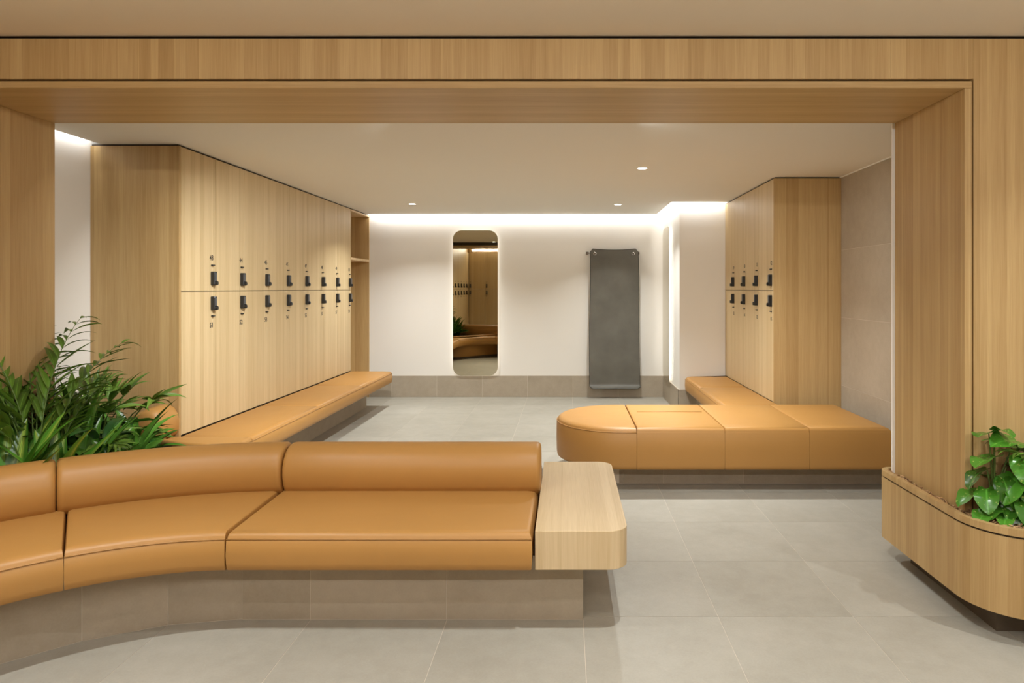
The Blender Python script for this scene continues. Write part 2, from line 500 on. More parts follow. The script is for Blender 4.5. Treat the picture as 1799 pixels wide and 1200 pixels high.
# portal: lining boards, fascia and pillar cladding
t1 = bpy.data.objects.new('trim_1', None); COL.objects.link(t1); t1['kind'] = 'structure'; t1.location = (XJR, Y1, 0)
LT = 0.032
part(MB().box(XJL - LT, XJR + LT, Y1 - 0.006, Y2, ZS, ZS + LT), 'soffit_board', M_WX, t1, bevel=0.0015)
part(MB().box(XJR, XJR + LT, Y1 - 0.0058, Y2, 0.10, ZS - 0.0004), 'jamb_board', M_WV, t1, bevel=0.0015)
part(MB().box(XJL - LT, XJL, Y1 - 0.0058, Y2, 0.10, ZS - 0.0004), 'jamb_board', M_WV, t1, bevel=0.0015)
part(MB().box(XJL - 0.6, XJR + 1.45, Y1 + 0.03, Y2, ZS + LT, TOP).box(XJR + LT, XFR, Y1 + 0.03, Y2, 0.15, ZS + LT).box(-3.75, XJL - LT, Y1 + 0.03, Y2, 0, ZS + LT),
     'core', M_DARK, t1)
RG = 0.011
z_f0, z_f1 = ZS + LT + RG, CEILF - 0.014
xs = [XJL - LT - RG - 0.9, 1.44, XJR + LT + RG + 0.0]
for a, c in zip(xs[:-1], xs[1:]):
    part(MB().box(a + 0.0003, c - 0.0003, Y1, Y1 + 0.03, z_f0, z_f1), 'fascia_panel', M_WV, t1)
part(MB().box(XJR + LT + RG, XFR, Y1, Y1 + 0.03, 0.10, z_f1), 'pillar_panel', M_WV, t1, bevel=0.001)
part(MB().box(XFL - 0.9, XJL - LT - RG, Y1, Y1 + 0.03, 0.0, z_f0 - 0.002), 'pillar_panel', M_WV, t1, bevel=0.001)
box('trim_2', (XJR - 0.014, XJR + 0.02, Y2 + 0.001, Y2 + 0.012, 0.44, CEIL - 0.002), M_WHITE, **ST)
box('trim_3', (XR - 0.012, XR - 0.001, Y2 + 0.03, 5.95, CEIL - 0.009, CEIL - 0.0005), M_WHITE, **ST)

# ------------------------------------------------------------------ lights
def area(name, loc, rot, sx, sy, power, col=NEUT, shape='RECTANGLE', spread=180):
    ld = bpy.data.lights.new(name, 'AREA'); ld.shape = shape; ld.size = sx
    if shape in ('RECTANGLE', 'ELLIPSE'): ld.size_y = sy
    ld.energy = power; ld.color = col; ld.spread = math.radians(spread)
    o = bpy.data.objects.new(name, ld); COL.objects.link(o); o.location = loc; o.rotation_euler = rot
    return o

def downlight(x, y, z, power, label, group=None, col=WARM, spread=115, aim=None):
    t = empty('downlight', (x, y, z), label, 'downlight', group)
    o_ = [(0.050 * math.cos(a), 0.050 * math.sin(a)) for a in [2 * math.pi * k / 28 for k in range(28)]]
    i_ = [(0.040 * math.cos(a), 0.040 * math.sin(a)) for a in [2 * math.pi * k / 28 for k in range(28)]]
    mb = MB(); n = 28
    mb.v = [(p[0], p[1], -0.0002) for p in o_] + [(p[0], p[1], -0.004) for p in o_] + [(p[0], p[1], -0.004) for p in i_] + [(p[0], p[1], -0.0002) for p in i_]
    for k in range(n):
        q = (k + 1) % n
        for r in range(3): mb.f.append((r * n + k, r * n + q, (r + 1) * n + q, (r + 1) * n + k))
    o = mb.build('trim_ring', M_WHITE, t)
    MB().prism(i_, -0.0022, -0.0004).build('lens', M_LENS, t)
    l = area('lamp', (0, 0, -0.006), (0, 0, 0), 0.035, 0.035, power, col, 'DISK', spread); l.parent = t
    if aim: l.rotation_euler = (Vector(aim) - Vector((x, y, z))).to_track_quat('-Z', 'Y').to_euler()

downlight(-1.81, 7.80, CEIL, 22, 'round recessed ceiling downlight near the far wall, left of the tall mirror', spread=125)
downlight(0.60, 7.85, CEIL, 16, 'round recessed ceiling downlight above the hanging grey mat', spread=115)
downlight(0.62, 5.48, CEIL, 31, 'round recessed ceiling downlight nearest the viewer, over the island bench', spread=118)
# unseen tilted lamps added behind the header to brighten lockers, tiles and end panels
downlight(-0.95, 3.76, CEIL, 34, 'added tilted fill lamp, unseen behind the header, turned to the left lockers', spread=88, aim=(-2.4, 5.9, 0.2))
downlight(0.35, 3.76, CEIL, 19, 'added tilted fill lamp, unseen behind the header, turned to the island bench', spread=100, aim=(1.75, 5.6, 0.3))
downlight(-1.55, 3.74, CEIL, 5, 'added tilted fill lamp, unseen behind the header, turned to the oak end panel', spread=95, aim=(-3.0, 4.7, 0.5))
for x, y, p, sp in ((-1.75, 2.00, 14, 112), (0.42, 2.12, 16, 122), (2.45, 2.1, 10, 112), (-1.3, 1.0, 6, 178), (0.3, 1.0, 6.5, 178), (1.9, 1.0, 4, 178)):  # narrow row follows the bench shadow; wide row added as fill for the jambs
    downlight(x, y, CEILF, p, 'unseen round recessed downlight in the front ceiling above the viewer', 'downlights over the front aisle', spread=sp)
area('locker_head_light', (0.2, YF - 0.02, 2.515), (math.radians(84), 0, 0), 5.6, 0.05, 50, NEUT)     # line of light over the lockers behind the viewer

# linear lights in the ceiling slots (they lie on the ceiling's upper edge)
def cove(x0, y0, x1, y1, wx, wy, k=1.0):
    """strip from (x0,y0) to (x1,y1), wall lies in direction (wx,wy)"""
    L = math.hypot(x1 - x0, y1 - y0)
    d = Vector((wx, wy, -0.55)).normalized()
    q = d.to_track_quat('-Z', 'X' if abs(wy) > 0.5 else 'X')
    o = area('cove_lamp', ((x0 + x1) / 2, (y0 + y1) / 2, CEIL + 0.065), (0, 0, 0), 0.02, L, P_COVE * L * k, NEUT)
    zax = -d; yax = Vector((x1 - x0, y1 - y0, 0)).normalized(); xax = yax.cross(zax)
    o.rotation_euler = Matrix((xax, yax, zax)).transposed().to_euler()
cove(-2.64, YB - G + 0.012, XC - G, YB - G + 0.012, 0, 1)
cove(XC - G + 0.012, YC - G + 0.05, XC - G + 0.012, YB - G, 1, 0)
cove(XC - G, YC - G + 0.012, 1.83, YC - G + 0.012, 0, 1)
cove(XL + 0.064, Y2 + 0.05, XL + 0.064, YLK - 0.03, -1, 0, 0.45)

# ------------------------------------------------------------------ lockers
def text_mesh(s):
    c = bpy.data.curves.new('num', 'FONT'); c.body = s; c.size = 0.052; c.align_x = 'CENTER'; c.extrude = 0.0003; c.offset = 0.0012
    o = bpy.data.objects.new('tmp', c); COL.objects.link(o)
    dg = bpy.context.evaluated_depsgraph_get(); dg.update()
    me = bpy.data.meshes.new_from_object(o.evaluated_get(dg))
    bpy.data.objects.remove(o); me.name = 'number'; me.materials.clear()
    return me

LW, LD = 0.45, 0.60
def locker_protos():
    """meshes in locker space: door face at y=0 looking to -y, x from 0 to LW left to right, z real height"""
    P = {}
    for lvl, (z0, z1) in (('upper', (1.441, 2.436)), ('lower', (0.448, 1.437))):
        P[lvl, 'carcass'] = MB().box(0.0005, LW - 0.0005, 0.021, LD, z0, z1).mesh('carcass')
        me = MB().box(0.0021, LW - 0.0021, 0.0, 0.019, z0 + 0.0008, z1 - 0.0008).mesh('door'); P[lvl, 'door'] = me
        zc = 1.533 if lvl == 'upper' else 1.347
        lx = LW - 0.048
        m_ = MB()
        pts = [(lx + 0.019 * c_, zc + d_) for c_, d_ in ((-1, -.044), (-.8, -.052), (.8, -.052), (1, -.044), (1, .044), (.8, .052), (-.8, .052), (-1, .044))]
        m_.rings([[(p[0], 0.0, p[1]) for p in pts], [(p[0], -0.026, p[1]) for p in pts], [(lx + (p[0] - lx) * .85, -0.030, zc + (p[1] - zc) * .94) for p in pts]])
        P[lvl, 'lock'] = m_.mesh('lock')
        P[lvl, 'keypad'] = MB().box(lx - 0.012, lx + 0.012, -0.0308, -0.0295, zc - 0.016, zc + 0.042).mesh('keypad')
        P[lvl, 'knob'] = MB().tube([(lx, -0.026, zc - 0.034), (lx, -0.034, zc - 0.034), (lx, -0.042, zc - 0.034), (lx, -0.044, zc - 0.034)], [0.016, 0.016, 0.016, 0.013], 12).mesh('knob')
        zv = 1.632 if lvl == 'upper' else 1.253
        P[lvl, 'slot'] = MB().box(lx - 0.014, lx + 0.014, -0.016, 0.0, zv - 0.005, zv + 0.005).mesh('slot')
    return P
PR = locker_protos()
numcache = {}
def locker(lvl, origin, rz, label, number=None, group=None):
    t = empty('locker', (origin[0], origin[1], 0), label, 'locker', group)
    t.rotation_euler = (0, 0, rz)
    link('carcass', PR[lvl, 'carcass'], M_DARK, t)
    d = link('door', PR[lvl, 'door'], M_WDOOR, t)
    link('lock_body', PR[lvl, 'lock'], M_BLACK, d, label='black lock body')
    link('keypad', PR[lvl, 'keypad'], M_GREYL, d)
    link('lock_knob', PR[lvl, 'knob'], M_BLACK, d)
    link('pull_slot', PR[lvl, 'slot'], M_BLACK, d)
    if number:
        me = text_mesh(number)
        o = link('number', me, M_NUM, d)
        o.rotation_euler = (math.pi / 2, 0, 0)
        o.location = (LW - 0.055, -0.0004, 1.671 if lvl == 'upper' else 1.167)
    return t

XLK, XRK = -2.66, 1.84
ordl = ['first', 'second', 'third', 'fourth', 'fifth', 'sixth', 'seventh', 'eighth']
# left bank: doors look to +x; left-to-right runs +y => rotate +90 deg
for i in range(8):
    y = YLK + i * LW
    locker('upper', (XLK, y), math.pi / 2, f'oak locker numbered {43 + i}, {ordl[i]} from near end, upper row of left wall', str(43 + i), 'lockers along the left wall')
    locker('lower', (XLK, y), math.pi / 2, f'oak locker numbered {51 + i}, {ordl[i]} from near end, lower row above left bench', str(51 + i), 'lockers along the left wall')
# right bank: doors look to -x; left-to-right runs -y
for i in range(4):
    y = 5.948 + (4 - i) * LW
    locker('upper', (XRK, y), -math.pi / 2, f'oak locker numbered {59 + i}, {ordl[3 - i]} from near end, upper row of right wall', str(59 + i), 'lockers along the right wall')
    locker('lower', (XRK, y), -math.pi / 2, f'oak locker numbered {63 + i}, {ordl[3 - i]} from near end, lower row of right wall', str(63 + i), 'lockers along the right wall')
# lockers the mirror shows: beside and behind the viewer
for i in range(7):
    for lvl in ('upper', 'lower'):
        locker(lvl, (XFL, -0.39 + i * LW), math.pi / 2, f'oak {lvl} row locker on the side wall beside the viewer, seen in the mirror', None, f'{lvl} lockers on the side wall seen in the mirror')
for i in range(12):
    for lvl in ('upper', 'lower'):
        locker(lvl, (XFL + (i + 1) * LW, YF), math.pi, f'oak {lvl} row locker on the wall behind the viewer, seen in the mirror', None, f'{lvl} lockers behind the viewer seen in the mirror')
box('trim_4', (XFL - 0.6, XFR, YF - 0.60, YF - 0.05, 2.44, CEILF - 0.001), M_WV, **ST)
box('trim_5', (XFL - 0.6, XFR, YF - 0.60, YF - 0.03, 0, 0.44), M_WV, **ST)
box('trim_6', (XFL - 0.6, XFL - 0.03, YF - 0.02, Y1 - 0.14, 2.44, CEILF - 0.001), M_WV, **ST)
box('trim_7', (XFL - 0.6, XFL - 0.03, YF - 0.02, Y1 - 0.14, 0, 0.44), M_WV, **ST)
box('trim_8', (XFL - 0.6, XFL, 2.765, Y1 - 0.001, 0, CEILF - 0.001), M_WV, **ST)

# end panels, plinths and dark heads of the two banks
def end_panel(name, dims, label):
    o = box(name, dims, M_WV, bevel=0.001); o['label'] = label; o['category'] = 'panel'; return o
end_panel('locker_end_panel', (XL + 0.001, XLK, YLK - 0.022, YLK - 0.001, 0.0, 2.438), 'tall oak end panel of the left locker bank, behind the leafy plants')
end_panel('locker_end_panel', (XRK, XR - 0.001, 5.948 - 0.022, 5.948 - 0.001, 0.0, 2.438), 'tall oak end panel of the right locker bank, beside the stone tiled wall')
box('trim_9', (XL + 0.005, XLK - 0.012, YLK - 0.012, YB - 0.01, 2.438, CEIL - 0.001), M_DARK, **ST)
box('trim_10', (XRK + 0.012, XR - 0.001, 5.948 - 0.012, YC - 0.003, 2.438, CEIL - 0.001), M_DARK, **ST)
box('trim_11', (XL + 0.005, XLK - 0.012, YLK, 8.19, 0.0, 0.446), M_DARK, **ST)
box('trim_12', (XRK + 0.012, XR - 0.001, 5.948, YC - 0.003, 0.0, 0.446), M_DARK, **ST)

# open shelf unit at the far end of the left bank
su = empty('open_shelf_unit', (XLK, 8.2, 0), 'open oak shelf recess at the far end of the left lockers', 'shelf')
ya, yb = YLK + 8 * LW + 0.002, YB - 0.012
part(MB().box(XL + 0.01, XLK, yb - 0.02, yb, 0, 2.437), 'side_panel', M_WV, su)
part(MB().box(XL + 0.01, XLK, ya, ya + 0.018, 0, 2.437), 'side_panel', M_WV, su)
part(MB().box(XL + 0.01, XL + 0.03, ya + 0.018, yb - 0.02, 0, 2.437), 'back_panel', M_WV, su)
part(MB().box(XL + 0.03, XLK, ya + 0.018, yb - 0.02, 2.417, 2.437), 'top_panel', M_WEDGE, su)
part(MB().box(XL + 0.03, XLK + 0.001, ya + 0.018, yb - 0.02, 1.815, 1.843), 'shelf', M_WEDGE, su)
part(MB().box(XL + 0.03, XLK, ya + 0.018, yb - 0.02, 0.30, 0.33), 'base_panel', M_WV, su)
part(MB().box(XLK - 0.0005, XLK + 0.002, yb - 0.02, yb, 0.3, 2.437), 'edge_strip', M_WEDGE, su)

# ------------------------------------------------------------------ curved double-sided bench in front
CX, CY = -1.38, 1.80
def pol(r, a):                                 # a: degrees from +Y towards -X
    return (CX - r * math.sin(math.radians(a)), CY + r * math.cos(math.radians(a)))
bench = empty('curved_bench', (-0.8, 3.3, 0), 'long curving tan leather bench in the foreground with rolled back and tiled base', 'bench')
RFR, RBK = 0.962, 1.62
ZB, ZSM, ZT = 0.285, 0.418, 0.446
# straight front seat
XS1 = -0.146
g2 = 0.002
pts = [(-1.414 + g2, 2.762), (XS1, 2.762), (XS1, 3.42), (-1.437 + g2, 3.42)]
cushion('seat_cushion', pts, [1, .5, 1, .35], ZB, ZSM, ZT, bench, seam_edges=[0, 1])
def arc_seat(a0, a1, n):
    inner = [pol(RFR, a0 + (a1 - a0) * i / n) for i in range(n + 1)]
    outer = [(max(q[0], XFL + 0.012), q[1]) for q in [pol(RBK, a1 + (a0 - a1) * i / n) for i in range(n + 1)]]
    # ccw order: inner runs to the left (-x), so reverse
    pts = inner[::-1] + outer[::-1]
    w = [1] * n + [.2] + [1] * n + [.2]
    return cushion('seat_cushion', pts, w, ZB, ZSM, ZT, bench, seam_edges=list(range(n + 1)))
arc_seat(2.3, 36, 14); arc_seat(36.12, 72, 14)
# roll
PROF = [(0.004, ZT - 0.015), (-0.016, 0.475), (-0.030, 0.52), (-0.030, 0.565), (-0.014, 0.61), (0.016, 0.645), (0.055, 0.664), (0.095, 0.670),
        (0.135, 0.664), (0.165, 0.645), (0.188, 0.61), (0.200, 0.56), (0.200, 0.48), (0.195, ZT - 0.015)]
def roll(path): return sweep('backrest_roll', path, PROF, bench, M_LEA, capr=0.022, sharp=70)
RY = 3.325; RR = RY - CY
def arcpath(a0, a1, n):
    return [(*pol(RR, a0 + (a1 - a0) * i / n), -math.sin(math.radians(a0 + (a1 - a0) * i / n)), math.cos(math.radians(a0 + (a1 - a0) * i / n))) for i in range(n + 1)]
xr0, xr1 = -1.415, -0.133
roll([(xr0 + (xr1 - xr0) * i / 6, RY, 0, 1) for i in range(7)])
roll(arcpath(1.6, 37.4, 18)); roll(arcpath(37.5, 49.5, 8))
# tiled base (facets on the curve)
RB = 1.139
core = MB().prism([(-1.43, 2.936), (0.070, 2.936), (0.070, 3.76), (-1.43, 3.76)], 0.0, 0.282)
angs = [2.3, 17.7, 33.2, 48.7, 64.0]
inn = [pol(RB + 0.002, a) for a in angs]; out_ = [(max(q[0], XFL + .01), q[1]) for q in [pol(1.62, a) for a in angs]]
core.prism(inn[::-1] + out_, 0.0, 0.281)
part(core, 'plinth', M_GROUT, bench)
xb = [-1.43, -1.13, -0.53, 0.072]
for a, c in zip(xb[:-1], xb[1:]):
    part(MB().box(a + 0.0015, c - 0.0015, 2.934, 2.945, 0.003, 0.283), 'base_tile', M_TILEW, bench)
    part(MB().box(a + 0.0015, c - 0.0015, 3.751, 3.762, 0.003, 0.283), 'base_tile', M_TILEW, bench)
part(MB().box(0.061, 0.072, 2.946, 3.75, 0.003, 0.283), 'base_tile', M_TILEW, bench)
for a, c in zip(angs[:-1], angs[1:]):
    p0, p1 = Vector(pol(RB, a)), Vector(pol(RB, c)); q0, q1 = Vector(pol(RB + 0.011, a)), Vector(pol(RB + 0.011, c))
    t = (p1 - p0).normalized() * 0.0015
    part(MB().prism([p0 + t, q0 + t, q1 - t, p1 - t], 0.003, 0.283), 'base_tile', M_TILEW, bench)
# rear seats, turning into the left wall bench
pts = [(-1.5, 3.535), (XS1, 3.535), (XS1, 3.90), (-1.5, 3.90)]
cushion('seat_cushion', pts, [.5, .5, 1, .35], ZB, ZSM, ZT, bench, r=0.04, seam_edges=[2, 3])
def bez(p0, p1, p2, p3, n):
    out = []
    for i in range(n + 1):
        t = i / n; a = (1 - t) ** 3; b_ = 3 * (1 - t) ** 2 * t; c = 3 * (1 - t) * t * t; d = t ** 3
        out.append((a * p0[0] + b_ * p1[0] + c * p2[0] + d * p3[0], a * p0[1] + b_ * p1[1] + c * p2[1] + d * p3[1]))
    return out
back = bez((-2.95, 4.545), (-2.80, 4.50), (-2.62, 4.33), (-2.40, 4.25), 8) + bez((-2.40, 4.25), (-2.0, 4.19), (-1.85, 3.75), (-1.503, 3.55), 8)[1:]
front = bez((-1.503, 3.90), (-1.85, 3.92), (-2.12, 4.12), (-2.152, 4.566), 10)
pts = back + front + [(-2.655, 4.566)]
w = [0.3] * (len(back) - 1) + [.35] + [1] * 10 + [.35, .35]
cushion('seat_cushion', pts, w, ZB, ZSM, ZT, bench, r=0.035, seam_edges=list(range(len(back), len(back) + 11)))
# padded rim and leather wrap that close the curved back towards the plants
rim = []
for i, p in enumerate(back):
    q = Vector(back[min(i + 1, len(back) - 1)]) - Vector(back[max(i - 1, 0)]); q.normalize()
    rim.append((p[0], p[1], q.y, -q.x))
RP = [(0.004, 0.442), (0.0, 0.458), (-0.003, 0.468), (0.006, 0.478), (0.020, 0.482), (0.034, 0.476), (0.040, 0.462), (0.040, 0.440)]
sweep('back_rim', rim, [(d, z) for d, z in RP], bench, M_LEA, capr=0.008, sharp=80)
sweep('back_wrap', rim, [(0.002, 0.30), (0.002, 0.438), (0.036, 0.438), (0.036, 0.05), (0.002, 0.05)], bench, M_LEA, capr=0.004, sharp=40)
# bolster against the locker end panel: a wedge with softened edges
bp = [(-2.935, 0.452), (-2.968, 0.475), (-2.975, 0.515), (-2.955, 0.555), (-2.90, 0.60), (-2.83, 0.640), (-2.77, 0.665), (-2.725, 0.668), (-2.685, 0.650), (-2.660, 0.61),
      (-2.648, 0.56), (-2.650, 0.50), (-2.665, 0.465), (-2.70, 0.450)]
cxm = sum(p[0] for p in bp) / len(bp); czm = sum(p[1] for p in bp) / len(bp)
rs = []
for y, s, dz in ((4.345, .60, 0), (4.352, .80, 0), (4.372, .93, 0), (4.405, .985, 0), (4.45, 1, 0), (4.55, 1, 0), (4.562, .97, 0), (4.566, .9, 0)):
    sh = 0.0
    rs.append([(cxm + (p[0] - cxm) * s + sh, y + 0.0, czm + (p[1] - czm) * s - (1 - s) * 0.05 + (0.0 if s > .9 else 0)) for p in bp])
o = part(MB().rings(rs), 'bolster', M_LEA, bench, smooth=True); o['label'] = 'short rounded bolster against the locker end'
mark_sharp(o.data, 80)

# oak end block of the bench
def rrect(x0, x1, y0, y1, rs_):
    """ccw rounded rectangle, radii for (x0y0, x1y0, x1y1, x0y1)"""
    out = []
    for (cx_, cy_, a0, r) in ((x0, y0, 180, rs_[0]), (x1, y0, 270, rs_[1]), (x1, y1, 0, rs_[2]), (x0, y1, 90, rs_[3])):
        sx = 1 if cx_ == x0 else -1; sy = 1 if cy_ == y0 else -1
        if r < 1e-4: out.append((cx_, cy_))
        else: out += arc(cx_ + sx * r, cy_ + sy * r, r, a0, a0 + 90, 12)
    return out
et = MB().prism(rrect(-0.133, 0.257, 2.78, 3.90, (0, .085, .085, 0)), 0.284, 0.446).build('end_table', M_WTAB, auto=30)
et['label'] = 'pale oak end table block with rounded corners, right end of the foreground bench'; et['category'] = 'side table'
bv = et.modifiers.new('bevel', 'BEVEL'); bv.width = 0.0018; bv.segments = 2; bv.limit_method = 'ANGLE'; bv.angle_limit = math.radians(50)

# ------------------------------------------------------------------ bench under the left lockers
lb = empty('wall_bench', (-2.3, 6.4, 0), 'long floating tan leather bench below the left lockers', 'bench')
ys = [4.575, 5.80, 7.02, 8.205]
for a, c in zip(ys[:-1], ys[1:]):
    pts = [(-2.653, a), (-2.152, a), (-2.152, c), (-2.653, c)]
    cushion('seat_cushion', pts, [.35, 1, .35, .1], 0.298, 0.415, 0.439, lb, r=0.04, seam_edges=[1, 2])
part(MB().box(-2.64, -2.46, 4.62, 8.18, 0.0, 0.296), 'plinth', M_TILEW, lb)

# ------------------------------------------------------------------ right wall bench and island bench
wb = empty('wall_bench', (1.6, 6.8, 0), 'narrow tan leather bench below the right lockers', 'bench')
pts = arc(1.47, 7.58, 0.12, 90, 180, 6)[::1] + [(1.35, 6.84), (1.836, 6.84), (1.836, 7.725), (1.50, 7.725)]
pts = [(1.836, 6.842), (1.836, 7.725)] + arc(1.47, 7.605, 0.12, 90, 180, 6) + [(1.35, 6.842)]
cushion('seat_cushion', pts, [.1, .3] + [1] * 6 + [1, .35], 0.29, 0.418, 0.446, wb, r=0.045, seam_edges=[2, 3, 4, 5, 6, 7, 8, 9] if len(pts) > 9 else None)
pts = [(1.836, 5.775), (1.836, 6.838), (1.35, 6.838), (1.35, 5.775)]
cushion('seat_cushion', pts, [.1, .35, 1, .2], 0.29, 0.418, 0.446, wb, r=0.045, seam_edges=[2, 3])
part(MB().box(1.50, 1.83, 5.80, 7.73, 0, 0.289), 'plinth', M_TILEW, wb)

ib = empty('island_bench', (1.1, 5.2, 0), 'wide tan leather island bench with rounded left end, before the right lockers', 'bench')
IY0, IY1 = 4.762, 5.762
xj = [0.50, 1.13, 1.735, 2.325]
pts = [(0.499, IY0), (0.499, IY1)] + arc(0.42, 5.262, 0.5, 90, 270, 24)
w = [.15] + [1] * (len(pts) - 1)
cushion('seat_cushion', pts, w, 0.160, 0.428, 0.462, ib, r=0.05, seam_edges=list(range(2, len(pts))) + [0])
for a, c in zip(xj[:-1], xj[1:]):
    pts = [(a + .001, IY0), (c - .001, IY0), (c - .001, IY1 + (.0 if a < 1.8 else .0)), (a + .001, IY1)]
    last = c > 2.2
    o = cushion('seat_cushion', pts, [.8, .8 if last else .15, 1, .15], 0.160, 0.428, 0.462, ib, r=0.05)
    if a < 0.6:
        s = MB().tube([(a + 0.06, 5.34, 0.4685), (a + 0.3, 5.345, 0.4695), (c - 0.05, 5.34, 0.4685)], 0.0035, 6).build('piping', M_LSEAM, None, smooth=True)
        s.parent = o
core = MB().prism([(2.43, 4.980), (2.43, 5.59)] + arc(0.42, 5.285, 0.303, 90, 270, 12), 0, 0.165)
part(core, 'plinth', M_GROUT, ib)
for a, c in ((0.42, 0.72), (0.72, 1.32), (1.32, 1.92), (1.92, 2.43)):
    part(MB().box(a + .0015, c - .0015, 4.978, 4.989, 0.003, 0.166), 'base_tile', M_TILEW, ib)
ap = arc(0.42, 5.285, 0.307, 180, 270, 3)
for p0, p1 in zip(ap[:-1], ap[1:]):
    p0, p1 = Vector(p0), Vector(p1); c_ = Vector((0.42, 5.285))
    q0, q1 = p0 + (c_ - p0).normalized() * .01, p1 + (c_ - p1).normalized() * .01
    part(MB().prism([p0, p1, q1, q0], 0.003, 0.166), 'base_tile', M_TILEW, ib)

# ------------------------------------------------------------------ mirrors
def mirror(name, origin, rz, w_, z0, z1, label):
    """mirror face looks to -y in its own space"""
    t = empty(name, (origin[0], origin[1], 0), label, 'mirror'); t.rotation_euler = (0, 0, rz)
    def rr(ins, y):
        r = 0.115 - ins * 0.6
        return [(p[0], y, p[1]) for p in rrect(-w_ / 2 + ins, w_ / 2 - ins, z0 + ins, z1 - ins, (r,) * 4)]
    MB().rings([rr(0.001, -0.046), rr(0, -0.0445), rr(0, -0.0402), rr(0.001, -0.0395)]).build('mirror_glass', M_MIRROR, t)
    MB().rings([rr(0.035, -0.039), rr(0.035, -0.001)]).build('back_box', M_WHITE, t)
    mb = MB(); a = rr(0.032, -0.030); c = rr(0.032, -0.012); a2 = rr(0.0345, -0.030); c2 = rr(0.0345, -0.012); n = len(a)
    mb.v = a + c + c2 + a2
    for k in range(n):
        q = (k + 1) % n
        for r in range(4): mb.f.append((r * n + k, r * n + q, ((r + 1) % 4) * n + q, ((r + 1) % 4) * n + k))
    mb.build('light_strip', M_LED, t)
    return t
mirror('backlit_mirror', (-1.229, YB), 0, 0.602, 0.290, 2.238, 'tall rounded backlit mirror on the far white wall')
mirror('backlit_mirror', (XC, 8.52), -math.pi / 2, 0.55, 0.290, 2.238, 'narrow looking backlit mirror on the side of the white return wall')

# ------------------------------------------------------------------ hanging exercise mat
mt = empty('exercise_mat', (0.635, YB, 0), 'long grey exercise mat hanging on the far wall', 'mat')
MX0, MX1, MZ1 = -0.322, 0.318, 1.995
prof = []
for i in range(30):
    t = i / 29
    z = MZ1 - t * 1.80
    y = -0.060 - 0.012 * math.sin(t * 9) - 0.03 * t
    prof.append((y, z))
for i in range(1, 9):                              # the foot of the mat curls towards the room
    a = math.radians(i * 10)
    prof.append((prof[29][0] - 0.09 * (1 - math.cos(a)) * 1.0, prof[29][1] - 0.062 * math.sin(a)))
nx = 18; TH = 0.010
def sag(u): return -0.020 * (1 - (2 * u - 1) ** 2)
mb = MB(); vs = []
def corner(u, s):                                  # rounded corners: s distance from the end
    r = 0.045; e = min(u, 1 - u) * 0.64
    return 0
for side in (0, 1):
    for (y, z) in prof:
        t = (MZ1 - z) / 1.86
        for i in range(nx + 1):
            u = i / nx
            x = MX0 + (MX1 - MX0) * u
            x += (0.004 * math.sin(t * 7) - 0.012 * t * (1 if u < .5 else 0) * (1 - u * 2)) + 0.016 * t * max(0, 2 * u - 1)
            zz = z + sag(u) * max(0, 1 - t * 3)
            yy = y + 0.012 * (2 * u - 1) ** 2 * (1 - t) + (0.010 * math.cos((u - .5) * 6.28) * t)
            # rounded corners
            e = min(u, 1 - u) * 0.64; r = 0.045
            if e < r:
                cut = r - math.sqrt(max(0, r * r - (r - e) ** 2))
                top, bot = MZ1 - z, None
                if top < r: zz = min(zz, MZ1 - cut * (1 - top / r) - top)
                zb = prof[-1][1]
                if z - zb < r: zz = max(zz, zb + cut * (1 - (z - zb) / r) * .6 + (z - zb) * .6)
            vs.append((x, yy - (TH if side else 0), zz))
m1 = (nx + 1) * len(prof)
mb.v = vs
for j in range(len(prof) - 1):
    for i in range(nx):
        a = j * (nx + 1) + i
        mb.f.append((a, a + 1, a + nx + 2, a + nx + 1)); mb.f.append((m1 + a, m1 + a + nx + 1, m1 + a + nx + 2, m1 + a + 1))
edge = [i for i in range(nx + 1)] + [j * (nx + 1) + nx for j in range(1, len(prof))] + [(len(prof) - 1) * (nx + 1) + i for i in range(nx - 1, -1, -1)] + [j * (nx + 1) for j in range(len(prof) - 2, 0, -1)]
for a, c in zip(edge, edge[1:] + edge[:1]): mb.f.append((a, c, m1 + c, m1 + a))
mo = mb.build('mat_sheet', M_MAT, mt, smooth=True); mark_sharp(mo.data, 60)
loop = [Vector(vs[m1 + e]) + Vector((0, 0.003, 0)) for e in edge]; loop.append(loop[0])
MB().tube(loop, 0.005, 6).build('edge_binding', M_MATEDGE, mt, smooth=True)
for x in (-0.262, 0.252):
    rs = []
    for (rad, y) in ((0.022, -0.068), (0.022, -0.074), (0.013, -0.074), (0.011, -0.068)):
        rs.append([(x + rad * math.cos(k * math.pi / 8), y, 1.925 + rad * math.sin(k * math.pi / 8)) for k in range(16)])
    MB().rings(rs, cap0=False, cap1=False).build('eyelet', M_CHROME, mt, smooth=True)
hg = empty('wall_hanger', (0.635, YB, 1.935), 'slim dark metal hanging rail with end brackets holding the grey mat', 'rail')
MB().tube([(-0.36, -0.030, 0), (0.34, -0.030, 0)], 0.006, 8).build('rail', M_STEEL, hg)
for x in (-0.362, 0.322):
    MB().box(x - 0.017, x + 0.017, -0.034, 0.0, -0.017, 0.017).build('bracket', M_STEEL, hg, bevel=0.002)
    b0 = MB().tube([(x, -0.034, 0), (x, -0.037, 0)], 0.006, 8).build('screw', M_CHROME, hg)
for x in (-0.262, 0.252):
    MB().tube([(x, -0.03, 0.0), (x, -0.055, 0.004), (x, -0.088, -0.008), (x, -0.090, 0.008)], 0.004, 6).build('hook', M_CHROME, hg)

